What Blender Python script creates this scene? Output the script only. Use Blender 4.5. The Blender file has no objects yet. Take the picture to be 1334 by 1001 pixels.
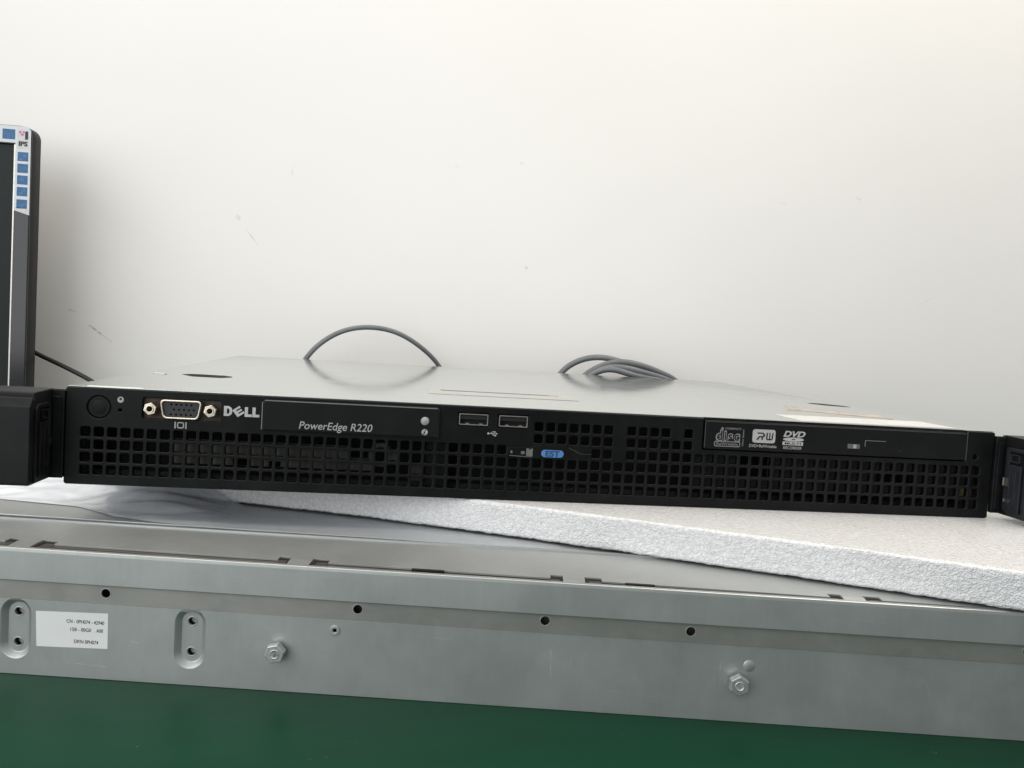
import bpy, bmesh, math, random
from mathutils import Vector, Matrix, noise
random.seed(7)
S = 0.001                       # everything is written in millimetres
scene = bpy.context.scene
COL = scene.collection

# ------------------------------------------------------------------ camera
cam_d = bpy.data.cameras.new('camera'); cam = bpy.data.objects.new('camera', cam_d); COL.objects.link(cam)
cam_d.sensor_width = 36.0; cam_d.lens = 36.0 * 1154.7 / 1334.0
cam_d.clip_start = 0.01; cam_d.clip_end = 50
p_, y_, r_ = -0.0577, -0.118, -0.0599
RZ = Matrix.Rotation(y_, 3, 'Z'); RX = Matrix.Rotation(p_, 3, 'X'); RY = Matrix.Rotation(r_, 3, 'Y')
Rc = RZ @ RX @ RY                                   # columns: right, forward, up
right, fwd, up = Rc.col[0], Rc.col[1], Rc.col[2]
M = Matrix.Identity(4)
for i in range(3):
    M[i][0] = right[i]; M[i][1] = up[i]; M[i][2] = -fwd[i]
M.translation = Vector((-70.67, -402.49, 77.23)) * S
cam.matrix_world = M
scene.camera = cam

# ------------------------------------------------------------------ light
w = bpy.data.worlds.new('World'); scene.world = w; w.use_nodes = True
bg = w.node_tree.nodes['Background']; bg.inputs[0].default_value = (0.965, 0.985, 1.0, 1); bg.inputs[1].default_value = 0.46

def area(name, loc, target, sx, sy, power, color):
    d = bpy.data.lights.new(name, 'AREA'); d.shape = 'RECTANGLE'; d.size = sx * S; d.size_y = sy * S
    d.energy = power; d.color = color
    o = bpy.data.objects.new(name, d); COL.objects.link(o)
    o.location = Vector(loc) * S
    o.rotation_euler = (Vector(target) - Vector(loc)).to_track_quat('-Z', 'Y').to_euler()
    return o
area('window_light', (-1400, -1350, 700), (-100, 200, 20), 2300, 1700, 29, (0.97, 0.985, 1.0))
area('ceiling_light_left', (-600, 0, 1250), (-400, 320, 0), 1000, 600, 5.5, (1.0, 0.91, 0.78))
area('right_wall_fill', (700, 0, 1250), (500, 320, 0), 1000, 600, 10.5, (1.0, 0.89, 0.76))  # unseen overhead fill, added to brighten the right of the wall
area('room_fill', (100, -500, 1700), (100, 300, 100), 1900, 900, 4, (0.86, 0.95, 1.0))  # unseen cool fill, added to fit the wall's brightness
scene.view_settings.view_transform = 'Standard'; scene.view_settings.look = 'None'
scene.view_settings.exposure = 0.0; scene.view_settings.gamma = 1.0

# ------------------------------------------------------------------ materials
class NT:
    def __init__(s, name):
        s.m = bpy.data.materials.new(name); s.m.use_nodes = True; s.t = s.m.node_tree
        s.p = s.t.nodes['Principled BSDF']; s.out = s.t.nodes['Material Output']
    def n(s, kind, **kw):
        x = s.t.nodes.new(kind)
        for k, v in kw.items():
            if k in x.inputs: x.inputs[k].default_value = v
            else: setattr(x, k, v)
        return x
    def l(s, a, b): s.t.links.new(a, b)
    def coord(s, scale=(1, 1, 1)):
        g = s.n('ShaderNodeNewGeometry'); mp = s.n('ShaderNodeMapping'); mp.inputs['Scale'].default_value = scale
        s.l(g.outputs['Position'], mp.inputs[0]); return mp.outputs[0]
    def noise(s, scale, detail=4, rough=.55, stretch=(1, 1, 1)):
        x = s.n('ShaderNodeTexNoise'); x.inputs['Scale'].default_value = scale; x.inputs['Detail'].default_value = detail
        x.inputs['Roughness'].default_value = rough; s.l(s.coord(stretch), x.inputs['Vector']); return x.outputs[0]
    def ramp(s, fac, stops):
        r = s.n('ShaderNodeValToRGB'); e = r.color_ramp.elements
        e[0].position, e[0].color = stops[0][0], (*stops[0][1], 1); e[1].position, e[1].color = stops[-1][0], (*stops[-1][1], 1)
        for p, c in stops[1:-1]:
            q = e.new(p); q.color = (*c, 1)
        s.l(fac, r.inputs[0]); return r.outputs[0]
    def rng(s, fac, a, b, c, d):
        r = s.n('ShaderNodeMapRange'); r.inputs[1].default_value = a; r.inputs[2].default_value = b
        r.inputs[3].default_value = c; r.inputs[4].default_value = d; s.l(fac, r.inputs[0]); return r.outputs[0]
    def bump(s, h, strength=.3, dist=.0002):
        b = s.n('ShaderNodeBump'); b.inputs['Strength'].default_value = strength; b.inputs['Distance'].default_value = dist
        s.l(h, b.inputs['Height']); s.l(b.outputs[0], s.p.inputs['Normal']); return b

def simple(name, col, rough=.5, metal=0.0, var=.12, scale=300, bump=0.0, spec=.5, coat=0):
    m = NT(name); f = m.noise(scale)
    a = tuple(c * (1 - var) for c in col); b = tuple(min(1, c * (1 + var)) for c in col)
    m.l(m.ramp(f, [(.3, a), (.7, b)]), m.p.inputs['Base Color'])
    m.p.inputs['Roughness'].default_value = rough; m.p.inputs['Metallic'].default_value = metal
    m.p.inputs['Specular IOR Level'].default_value = spec; m.p.inputs['Coat Weight'].default_value = coat
    if bump: m.bump(m.noise(scale * 4), bump)
    return m.m

def marks(m, base, items, col):
    """scuffs and scratches, each a short stroke at its own place on an upright surface"""
    geo = m.n('ShaderNodeNewGeometry'); sep = m.n('ShaderNodeSeparateXYZ'); m.l(geo.outputs['Position'], sep.inputs[0])
    def mth(op, a, b=None, c=None):
        x = m.n('ShaderNodeMath', operation=op)
        for i, v in enumerate((a, b, c)):
            if v is None: continue
            if isinstance(v, (int, float)): x.inputs[i].default_value = v
            else: m.l(v, x.inputs[i])
        return x.outputs[0]
    grain = m.noise(260, 4, .7)
    total = None
    for (x0, z0, x1, z1, wd, amt) in items:
        L = math.hypot(x1 - x0, z1 - z0); cx, cz = (x0 + x1) / 2, (z0 + z1) / 2; ux, uz = (x1 - x0) / L, (z1 - z0) / L
        dx = mth('SUBTRACT', sep.outputs[0], cx * S); dz = mth('SUBTRACT', sep.outputs[2], cz * S)
        a = mth('ABSOLUTE', mth('ADD', mth('MULTIPLY', dx, ux), mth('MULTIPLY', dz, uz)))
        b = mth('ABSOLUTE', mth('SUBTRACT', mth('MULTIPLY', dx, -uz), mth('MULTIPLY', dz, -ux)))
        a = mth('MAXIMUM', mth('SUBTRACT', a, L / 2 * S), 0.0)
        d = mth('SQRT', mth('ADD', mth('MULTIPLY', a, a), mth('MULTIPLY', b, b)))
        k = m.rng(d, 0, wd * S, amt, 0)
        k = mth('MULTIPLY', k, m.rng(grain, .38, .62, 0, 1))
        total = k if total is None else mth('MAXIMUM', total, k)
    mx = m.n('ShaderNodeMix', data_type='RGBA'); m.l(total, mx.inputs[0]); m.l(base, mx.inputs[6]); mx.inputs[7].default_value = (*col, 1)
    return mx.outputs[2]

def mat_wall():
    m = NT('painted_wall')
    f = m.noise(3.0, 3)
    base = m.ramp(f, [(.3, (.81, .80, .783)), (.7, (.84, .83, .813))])
    base = marks(m, base, WALL_MARKS, (.16, .15, .14))
    m.l(base, m.p.inputs['Base Color'])
    m.p.inputs['Roughness'].default_value = .6
    h = m.n('ShaderNodeMath', operation='ADD'); m.l(m.noise(60, 5, .6), h.inputs[0]); m.l(m.noise(14, 2), h.inputs[1])
    m.bump(h.outputs[0], .22, .0006)
    return m.m

def mat_galv(name, base, rough, amp=.12, warm=(1, 1, 1), brush=(1, 1, 1), scratches=None):
    m = NT(name)
    v = m.n('ShaderNodeTexVoronoi'); v.inputs['Scale'].default_value = 190; m.l(m.coord(), v.inputs['Vector'])
    f1 = m.noise(22, 4, .6); f2 = m.noise(420, 3, .6, brush)
    f0 = m.n('ShaderNodeMix'); f0.inputs[0].default_value = .22; m.l(f1, f0.inputs[2])
    sp = m.n('ShaderNodeSeparateColor'); m.l(v.outputs['Color'], sp.inputs[0]); m.l(sp.outputs[0], f0.inputs[3])
    mx = m.n('ShaderNodeMix'); mx.inputs[0].default_value = .35; m.l(f0.outputs[0], mx.inputs[2]); m.l(f2, mx.inputs[3])
    c0 = tuple(base * (1 - amp) * q for q in warm); c1 = tuple(min(1, base * (1 + amp) * q) for q in warm)
    c = m.ramp(mx.outputs[0], [(.3, c0), (.7, c1)])
    if scratches: c = marks(m, c, scratches, (.75, .77, .76))
    m.l(c, m.p.inputs['Base Color'])
    m.p.inputs['Metallic'].default_value = .68
    sm = m.noise(38, 5, .7)              # finger smudges and brushed grease change the gloss, not the colour
    r2 = m.n('ShaderNodeMath', operation='ADD'); m.l(m.rng(f1, .3, .7, rough * .85, rough * 1.1), r2.inputs[0]); m.l(m.rng(sm, .5, .68, 0, .05), r2.inputs[1])
    m.l(r2.outputs[0], m.p.inputs['Roughness'])
    m.bump(f2, .06, .0001)
    return m.m

def mat_lid():
    m = NT('galvanised_lid')
    f1 = m.noise(9, 4, .6); f2 = m.noise(500, 3, .6, (1, .15, 1)); f3 = m.noise(45, 5, .65)
    m.l(m.ramp(f3, [(.3, (.49, .53, .50)), (.7, (.54, .58, .55))]), m.p.inputs['Base Color'])
    m.p.inputs['Metallic'].default_value = .8
    m.l(m.rng(f3, .3, .7, .075, .12), m.p.inputs['Roughness'])
    g = m.n('ShaderNodeNewGeometry'); sp = m.n('ShaderNodeSeparateXYZ'); m.l(g.outputs['Position'], sp.inputs[0])
    def sq(sock, c, k):
        a = m.n('ShaderNodeMath', operation='SUBTRACT'); m.l(sock, a.inputs[0]); a.inputs[1].default_value = c
        b = m.n('ShaderNodeMath', operation='MULTIPLY'); m.l(a.outputs[0], b.inputs[0]); m.l(a.outputs[0], b.inputs[1])
        c_ = m.n('ShaderNodeMath', operation='MULTIPLY'); m.l(b.outputs[0], c_.inputs[0]); c_.inputs[1].default_value = k; return c_.outputs[0]
    q = m.n('ShaderNodeMath', operation='ADD'); m.l(sq(sp.outputs[1], .20, -.030), q.inputs[0]); m.l(sq(sp.outputs[0], 0, -.10), q.inputs[1])
    fq = m.n('ShaderNodeMath', operation='MULTIPLY'); m.l(f1, fq.inputs[0]); fq.inputs[1].default_value = .00003
    q2 = m.n('ShaderNodeMath', operation='ADD'); m.l(q.outputs[0], q2.inputs[0]); m.l(fq.outputs[0], q2.inputs[1])
    m.bump(q2.outputs[0], 1.0, 1.0)          # the sheet is very slightly crowned
    return m.m

def mat_plastic(name, col, rough, dust=.03, spec=.5):
    m = NT(name)
    f = m.noise(70, 6, .7); g = m.noise(900, 2)
    hi = tuple(c + dust for c in col)
    m.l(m.ramp(f, [(.42, col), (.8, hi)]), m.p.inputs['Base Color'])
    m.l(m.rng(f, .3, .7, rough * .9, rough * 1.15), m.p.inputs['Roughness'])
    m.p.inputs['Specular IOR Level'].default_value = spec
    m.bump(g, .12, .0001)
    return m.m

def mat_foam():
    m = NT('white_foam')
    v = m.n('ShaderNodeTexVoronoi'); v.inputs['Scale'].default_value = 620; m.l(m.coord(), v.inputs['Vector'])
    v2 = m.n('ShaderNodeTexVoronoi'); v2.inputs['Scale'].default_value = 1400; m.l(m.coord(), v2.inputs['Vector'])
    f = v.outputs['Distance']
    m.l(m.ramp(f, [(.05, (.86, .86, .86)), (.75, (.72, .72, .725))]), m.p.inputs['Base Color'])
    m.p.inputs['Roughness'].default_value = .2
    m.p.inputs['Subsurface Weight'].default_value = .12; m.p.inputs['Subsurface Radius'].default_value = (.003, .003, .003); m.p.inputs['Subsurface Scale'].default_value = 1
    a = m.n('ShaderNodeMath', operation='ADD'); m.l(v.outputs['Distance'], a.inputs[0]); m.l(v2.outputs['Distance'], a.inputs[1])
    m.bump(a.outputs[0], .6, .0007)
    return m.m

def mat_film():
    m = NT('clear_film')
    f = m.noise(40, 4, .6, (1, 2.5, 1))
    tr = m.n('ShaderNodeBsdfTransparent'); tr.inputs[0].default_value = (.93, .95, .97, 1)
    gl = m.n('ShaderNodeBsdfGlossy'); gl.inputs['Roughness'].default_value = .10; gl.inputs[0].default_value = (.95, .96, 1, 1)
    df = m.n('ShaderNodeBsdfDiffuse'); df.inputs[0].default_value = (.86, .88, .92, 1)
    bp = m.n('ShaderNodeBump'); bp.inputs['Strength'].default_value = .35; bp.inputs['Distance'].default_value = .001; m.l(f, bp.inputs['Height'])
    for q in (gl, df): m.l(bp.outputs[0], q.inputs['Normal'])
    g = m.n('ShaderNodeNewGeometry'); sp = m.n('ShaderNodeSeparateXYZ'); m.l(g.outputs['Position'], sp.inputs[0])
    glare_mix = m.n('ShaderNodeMath', operation='MULTIPLY'); m.l(m.rng(f, .3, .75, .75, 1.1), glare_mix.inputs[0]); m.l(m.rng(sp.outputs[0], -.225, -.140, .85, .22), glare_mix.inputs[1])  # film turns whiter and denser to the left: white glare painted in
    a = m.n('ShaderNodeMixShader'); m.l(glare_mix.outputs[0], a.inputs[0]); m.l(tr.outputs[0], a.inputs[1]); m.l(df.outputs[0], a.inputs[2])
    b = m.n('ShaderNodeMixShader'); b.inputs[0].default_value = .15; m.l(a.outputs[0], b.inputs[1]); m.l(gl.outputs[0], b.inputs[2])
    m.l(b.outputs[0], m.out.inputs[0])
    return m.m

def mat_top():
    m = NT('green_rubber')
    f = m.noise(7, 4, .6, (.5, 1.5, 1)); g = m.noise(700, 2); k = m.noise(180, 6, .75)
    c = m.ramp(f, [(.3, (.0006, .029, .0125)), (.72, (.0028, .050, .025))])
    mx = m.n('ShaderNodeMix', data_type='RGBA'); m.l(m.rng(k, .665, .70, 0, .30), mx.inputs[0]); m.l(c, mx.inputs[6]); mx.inputs[7].default_value = (.25, .3, .27, 1)
    m.l(mx.outputs[2], m.p.inputs['Base Color'])
    m.l(m.rng(f, .3, .7, .34, .44), m.p.inputs['Roughness']); m.bump(g, .15, .0001); m.p.inputs['Specular IOR Level'].default_value = .09
    return m.m

# wall scuffs: x0 z0 x1 z1 (mm on the wall), half width, strength  - filled in below from measured places
WALL_Y = 480
WALL_MARKS = [(-391, 74, -385, 72, 1.6, .35), (-372, 60, -362, 53, 1.4, .75), (-362, 53, -352, 46, .9, .45), (-240, 172, -238.5, 171, 2.4, .6),
              (-231, 160, -221, 148, 1.0, .35), (-191, 216, -189, 228, .9, .3), (-34, 237, -32, 236, 2.0, .18),
              (41, 143, 42, 142, 1.6, .5), (30, 245, 31, 244, 1.8, .22), (381, 238, 386, 236, 1.8, .2), (455, 128, 474, 141, .8, .2), (299, 226, 305, 226, 1.8, .12)]
M_wall = mat_wall(); M_top = mat_top()
M_rail = mat_galv('rail_zinc', .46, .42, .055, (.96, 1, .985), (1, 1, .12),
                  [(-10.8, -42.6, -10.2, -54.2, .28, .8), (-3.2, -43.5, -3.0, -48, .22, .5), (53.4, -43.6, 53.9, -53.5, .25, .7), (51.2, -45, 51.3, -51, .2, .4), (-171, -50, -168, -50.6, .4, .5), (-62, -40.5, -48, -41.2, .2, .4), (12, -57, 30, -58.2, .2, .45), (98, -22, 112, -23.4, .22, .4), (-140, -21.5, -128, -21.2, .2, .4), (130, -44, 133, -52, .2, .4), (-196, -60, -180, -60.8, .25, .5)])
M_step = mat_galv('rail_zinc_warm', .40, .38, .08, (1.0, .97, .92), (.2, 1, 1))  # slightly darker, warmer zinc for the step band and screw ends
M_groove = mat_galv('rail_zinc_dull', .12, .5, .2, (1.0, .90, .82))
M_lid = mat_lid(); M_recess = simple('recess_shade', (.035, .035, .032), .6, .2)  # near-black recess colour holds the shade inside the lid's finger recesses
M_bez = mat_plastic('black_bezel_plastic', (.0026, .003, .0033), .38, .005, .20)
M_panel = mat_plastic('charcoal_panel_plastic', (.0045, .0052, .0055), .5, .004, .2)
M_odd = mat_plastic('drive_plastic', (.0034, .0040, .0043), .45, .003, .2)
M_black = simple('matt_black', (.004, .004, .004), .8)
M_inner = simple('dark_inner_plastic', (.009, .009, .0085), .7)
M_cage = simple('drive_cage_metal', (.075, .072, .062), .5, .5, .25, 120)
M_print = simple('grey_white_print', (.38, .38, .37), .6, 0, .12, 900)
M_dimgrey = simple('dim_print_highlight', (.20, .20, .20), .6, 0, .12, 900)
M_nickel = simple('nickel_plate', (.78, .70, .58), .28, 1, .1, 400)
M_flange = simple('dark_flange', (.05, .04, .032), .5, .7)
M_vga = simple('grey_insert', (.03, .031, .036), .6)
M_usb = simple('usb_shell', (.30, .29, .27), .4, .9)
M_blue = simple('blue_tag', (.075, .21, .47), .5, 0, .08)
M_btn = simple('grey_button', (.33, .33, .32), .4)
M_white = simple('white_paper', (.80, .80, .79), .5, 0, .03, 60)
M_tan = simple('tan_strip', (.42, .37, .32), .35, 0, .25, 90)
M_ink = simple('black_ink', (.02, .02, .02), .6)
M_ear = mat_plastic('ear_plastic', (.0045, .005, .0057), .42, .008, .25)
M_lever_lit = mat_plastic('lit_dusty_plastic', (.016, .018, .022), .35, .012, .45)  # right lever only: paler, window light on it and dust put into the colour
M_cable = simple('grey_cable', (.15, .16, .17), .5, 0, .12, 60)
M_cableb = simple('black_cable', (.012, .012, .012), .5)
M_gloss = simple('gloss_black', (.006, .006, .007), .12)
M_monside = simple('monitor_side', (.008, .008, .009), .5, spec=.2)
M_screen = simple('dark_screen', (.010, .0135, .0135), .45, spec=.22)
M_silver = simple('silver_trim', (.55, .53, .50), .35, .7)
M_stkblue = simple('sticker_blue', (.03, .12, .28), .5, 0, .25, 250)
M_stkcy = simple('sticker_cyan', (.07, .22, .36), .5, 0, .3, 300)
M_stkw = simple('sticker_white', (.62, .65, .69), .5, 0, .02)
M_stkg = simple('sticker_grey', (.42, .42, .42), .35, .3, .15, 300)
M_pink = simple('sticker_pink', (.55, .12, .35), .4, 0, .5, 400)
M_stud = simple('zinc_stud', (.50, .52, .51), .36, .7, .12, 500)
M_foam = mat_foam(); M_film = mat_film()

# ------------------------------------------------------------------ frames (local x, y, out) -> world mm
def F_front(y0=0.0): return lambda x, y, z: (x, y0 - z, y)
def F_lid(z0=43.0): return lambda x, y, z: (x, y, z0 + z)
RA, RB = -78.77, -0.13477; RN = math.sqrt(1 + RB * RB)
def rail(u, perp, z):
    return (u / RN - perp * RB / RN, RA + u * RB / RN + perp / RN, z)
def F_rail(perp0=0.0): return lambda x, y, z: rail(x, perp0 - z, y)
def F_railtop(z0): return lambda x, y, z: rail(x, y, z0 + z)
def F_side(x0, sgn):   # a plane X = x0 whose outside points to sgn * X ; local x runs along world Y
    return lambda x, y, z: (x0 + sgn * z, x, y)

class Acc:
    """collects pieces of one mesh in world millimetres"""
    def __init__(s): s.v = []; s.f = []; s.sm = []
    def add(s, vs, fs, smooth=False):
        o = len(s.v); s.v += [tuple(v) for v in vs]; s.f += [tuple(i + o for i in f) for f in fs]; s.sm += [smooth] * len(fs); return s
    def curve(s, loops, z0, z1, F, bev=0.0, res=1, smooth=False):
        """flat plate from closed loops (first the outline, then holes) between heights z0 < z1 with bevelled rims"""
        cu = bpy.data.curves.new('c', 'CURVE'); cu.dimensions = '2D'; cu.fill_mode = 'BOTH'
        h = (z1 - z0) / 2
        cu.extrude = max(h - bev, 0); cu.bevel_depth = bev; cu.bevel_resolution = res; cu.offset = -bev
        for lp in loops:
            sp = cu.splines.new('POLY'); sp.points.add(len(lp) - 1)
            for q, (x, y) in zip(sp.points, lp): q.co = (x, y, 0, 1)
            sp.use_cyclic_u = True
        s.obj2(cu, lambda x, y, z: F(x, y, z + (z0 + z1) / 2), smooth); return s
    def obj2(s, cu, F, smooth=False):
        o = bpy.data.objects.new('t', cu); COL.objects.link(o)
        dg = bpy.context.evaluated_depsgraph_get(); dg.update()
        me = bpy.data.meshes.new_from_object(o.evaluated_get(dg), depsgraph=dg)
        s.add([F(*v.co) for v in me.vertices], [tuple(p.vertices) for p in me.polygons], smooth)
        bpy.data.objects.remove(o); bpy.data.curves.remove(cu) if isinstance(cu, bpy.types.Curve) else None; bpy.data.meshes.remove(me)
    def text(s, body, x0, x1, y0, y1, F, shear=0.0, bold=0.0, z0=.02, th=.05, rot=0, sp=1.0):
        cu = bpy.data.curves.new('t', 'FONT'); cu.body = body; cu.size = 10; cu.shear = shear; cu.offset = bold; cu.extrude = .001; cu.resolution_u = 4; cu.space_character = sp
        o = bpy.data.objects.new('t', cu); COL.objects.link(o)
        dg = bpy.context.evaluated_depsgraph_get(); dg.update()
        me = bpy.data.meshes.new_from_object(o.evaluated_get(dg), depsgraph=dg)
        vs = [(v.co.x, v.co.y, v.co.z) for v in me.vertices]
        if rot: vs = [(-y, x, z) for x, y, z in vs]
        ax, bx = min(v[0] for v in vs), max(v[0] for v in vs); ay, by = min(v[1] for v in vs), max(v[1] for v in vs)
        vs = [F(x0 + (x - ax) / (bx - ax) * (x1 - x0), y0 + (y - ay) / (by - ay) * (y1 - y0), z0 + (th if z > 0 else 0)) for x, y, z in vs]
        s.add(vs, [tuple(p.vertices) for p in me.polygons])
        bpy.data.objects.remove(o); bpy.data.curves.remove(cu); bpy.data.meshes.remove(me); return s
    def box(s, x0, x1, y0, y1, z0, z1, F=None, bev=0.0):
        bm = bmesh.new(); bmesh.ops.create_cube(bm, size=1)
        for v in bm.verts:
            v.co = ((x0 + x1) / 2 + v.co.x * (x1 - x0), (y0 + y1) / 2 + v.co.y * (y1 - y0), (z0 + z1) / 2 + v.co.z * (z1 - z0))
        if bev: bmesh.ops.bevel(bm, geom=bm.edges[:], offset=bev, segments=2, affect='EDGES', profile=.5)
        F = F or (lambda x, y, z: (x, y, z))
        bm.verts.index_update()
        s.add([F(*v.co) for v in bm.verts], [tuple(v.index for v in f.verts) for f in bm.faces]); bm.free(); return s
    def prism(s, prof, u0, u1, G):
        """closed profile prof [(a, b)] swept from u0 to u1, G(u, a, b) -> world"""
        n = len(prof); vs = [G(u0, a, b) for a, b in prof] + [G(u1, a, b) for a, b in prof]
        fs = [(i, (i + 1) % n, n + (i + 1) % n, n + i) for i in range(n)] + [tuple(range(n))[::-1], tuple(range(n, 2 * n))]
        return s.add(vs, fs)
    def loft(s, rings, F, smooth=True):
        n = len(rings[0][0]); vs = []; fs = []
        for lp, z in rings: vs += [F(x, y, z) for x, y in lp]
        for k in range(len(rings) - 1):
            for i in range(n): fs.append((k * n + i, k * n + (i + 1) % n, (k + 1) * n + (i + 1) % n, (k + 1) * n + i))
        return s.add(vs, fs, smooth)
    def tube(s, pts, r, res=6):
        cu = bpy.data.curves.new('c', 'CURVE'); cu.dimensions = '3D'; cu.bevel_depth = r; cu.bevel_resolution = 3; cu.use_fill_caps = True
        sp = cu.splines.new('NURBS'); sp.points.add(len(pts) - 1)
        for q, p in zip(sp.points, pts): q.co = (*p, 1)
        sp.order_u = 4; sp.use_endpoint_u = True; cu.resolution_u = res
        s.obj2(cu, lambda x, y, z: (x, y, z), True); return s

ROOTLOC = {}
def empty(name, loc, label, cat, group=None):
    o = bpy.data.objects.new(name, None); COL.objects.link(o); o.location = Vector(loc) * S; o.empty_display_size = .02
    o['label'] = label; o['category'] = cat
    if group: o['group'] = group
    ROOTLOC[o.name] = Vector(loc); return o
def build(name, acc, mat, parent=None, label=None, cat=None, kind=None, loc=None, bevel=None):
    base = ROOTLOC[parent.name] if parent else Vector(loc or (0, 0, 0))
    me = bpy.data.meshes.new(name); me.from_pydata([(Vector(v) - base) * S for v in acc.v], [], acc.f)
    me.polygons.foreach_set('use_smooth', acc.sm)
    bm = bmesh.new(); bm.from_mesh(me); bmesh.ops.recalc_face_normals(bm, faces=bm.faces[:]); bm.to_mesh(me); bm.free()
    me.materials.append(mat)
    o = bpy.data.objects.new(name, me); COL.objects.link(o)
    if parent: o.parent = parent
    else: o.location = base * S
    ROOTLOC[o.name] = base
    if label: o['label'] = label
    if cat: o['category'] = cat
    if kind: o['kind'] = kind
    return o

def rrect(x0, x1, y0, y1, r, n=4):
    out = []
    for cx, cy, a0 in ((x1 - r, y1 - r, 0), (x0 + r, y1 - r, 90), (x0 + r, y0 + r, 180), (x1 - r, y0 + r, 270)):
        for k in range(n + 1):
            a = math.radians(a0 + 90 * k / n); out.append((cx + r * math.cos(a), cy + r * math.sin(a)))
    return out
def circle(cx, cy, r, n=24, a0=0, ry=None): return [(cx + r * math.cos(a0 + 2 * math.pi * k / n), cy + (ry or r) * math.sin(a0 + 2 * math.pi * k / n)) for k in range(n)]
def roundpoly(pts, r, n=4):
    out = []; N = len(pts)
    for i in range(N):
        p0, p, p1 = Vector(pts[i - 1]), Vector(pts[i]), Vector(pts[(i + 1) % N])
        a = (p0 - p).normalized(); b = (p1 - p).normalized()
        for k in range(n + 1):
            t = k / n; q = (p + a * r) * (1 - t) ** 2 + p * 2 * t * (1 - t) + (p + b * r) * t * t
            out.append((q.x, q.y))
    return out

# ================================================================== the setting
a = Acc(); a.box(-2600, 2600, WALL_Y, WALL_Y + 80, -900, 2300); build('wall', a, M_wall, kind='structure')
a = Acc(); a.box(-1700, 1700, -560, WALL_Y - 3, -96, -66, None, 2); build('tabletop', a, M_top, kind='structure')

# ================================================================== rack server
srv = empty('rack_server', (0, 197, 0), 'slim black fronted rack server with silver metal lid lying on white foam', 'server')
FR = F_front(0)
# grille holes
anch = [(0, -208.5), (12, -141.6), (29, -48.1), (36, -9.2), (49, 62.1), (63, 140.7), (75, 208.4)]
def colx(k):
    for (k0, x0), (k1, x1) in zip(anch, anch[1:]):
        if k <= k1: return x0 + (x1 - x0) * (k - k0) / (k1 - k0)
rows = [34.7, 29.1, 23.3, 17.7, 12.15, 6.6]
holes = []
for r, z in enumerate(rows):
    for k in range(76):
        x = colx(k)
        if r < 2 and not (36 <= k <= 49): continue
        if r == 2 and -25.5 < x < 13.5: continue
        if k == 43 and r < 3: continue
        if r == 0 and k == 48: continue
        hw = 2.02
        holes.append(rrect(x - hw, x + hw, z - 2.1, z + 2.1, .75, 2))
bz = Acc()
outline = [(-217, .8), (-216.2, 0), (215.6, 0), (216.4, .8), (217, 42.0), (216.4, 42.5), (202.6, 42.5), (202.6, 27.7), (69.0, 27.7), (69.0, 42.5), (-216.4, 42.5), (-217, 41.8)]
vga_open = rrect(-185.0, -151.6, 30.2, 39.4, 1.2)
usb_open = [rrect(-46.6, -32.6, 33.6, 39.6, .4), rrect(-28.3, -14.3, 33.6, 39.6, .4)]
pw = circle(-203.2, 34.2, 5.0, 32)
bz.curve([outline] + holes + [vga_open, pw, circle(-194.3, 33.2, .7, 10), circle(207.5, 30.0, 1.3, 12)] + usb_open, -3.0, 0, FR, .38, 2)
bezel = build('bezel', bz, M_bez, srv)
a = Acc(); a.box(-217, 217, .9, 14, 40.9, 42.2); a.box(-217, 217, .9, 14, .3, 1.5); a.box(-217, -215.5, 1, 30, 1, 42); a.box(215.5, 217, 1, 30, 1, 42)
build('bezel_rim', a, M_bez, srv)
# insides seen through the grille
a = Acc(); a.box(-215, 215, 26, 27, 1.6, 40.7); a.box(-215, 215, 4, 27, .5, .9)
build('inner_wall', a, M_black, srv)
a = Acc(); a.curve([rrect(-174, -96, 9.8, 21.0, .8), rrect(-147, -140, 9.9, 13, .3), rrect(-131, -126, 9.9, 12.4, .3), rrect(-112.5, -111.9, 12, 19, .1)], 0, 1, F_front(8.5), .1)
a.curve([rrect(-96, -84, 9.8, 15.5, .8)], 0, 1, F_front(9)); build('drive_cage', a, M_cage, srv)
a = Acc(); a.curve([circle(-81, 17.5, 5.6, 20), circle(-81, 17.5, 3.6, 16)], 0, 2, F_front(9)); a.curve([rrect(-68, -61, 6, 14.6, .6)], 0, 1, F_front(9)); a.curve([circle(-74.5, 17.4, 2.0, 12)], 0, 2, F_front(8))
build('fan_hub', a, M_cage, srv)
for lps, yy in (([rrect(66, 212, 9.6, 26.4, 1), rrect(90, 104, 14.4, 26, .5), rrect(160, 178, 15, 20, .5)], 6.5), ([rrect(-60, -50, 2, 25, .5)], 9), ([rrect(27.5, 31.5, 20, 38, .4)], 5)):
    a = Acc(); a.curve(lps, 0, 1, F_front(yy)); build('inner_panel', a, M_inner, srv)
a = Acc(); a.curve([rrect(204, 210, 9.5, 13.5, .4)], 0, .6, F_front(5.4)); build('inner_bracket', a, simple('brass_bit', (.25, .2, .09), .5, .8), srv)
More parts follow.
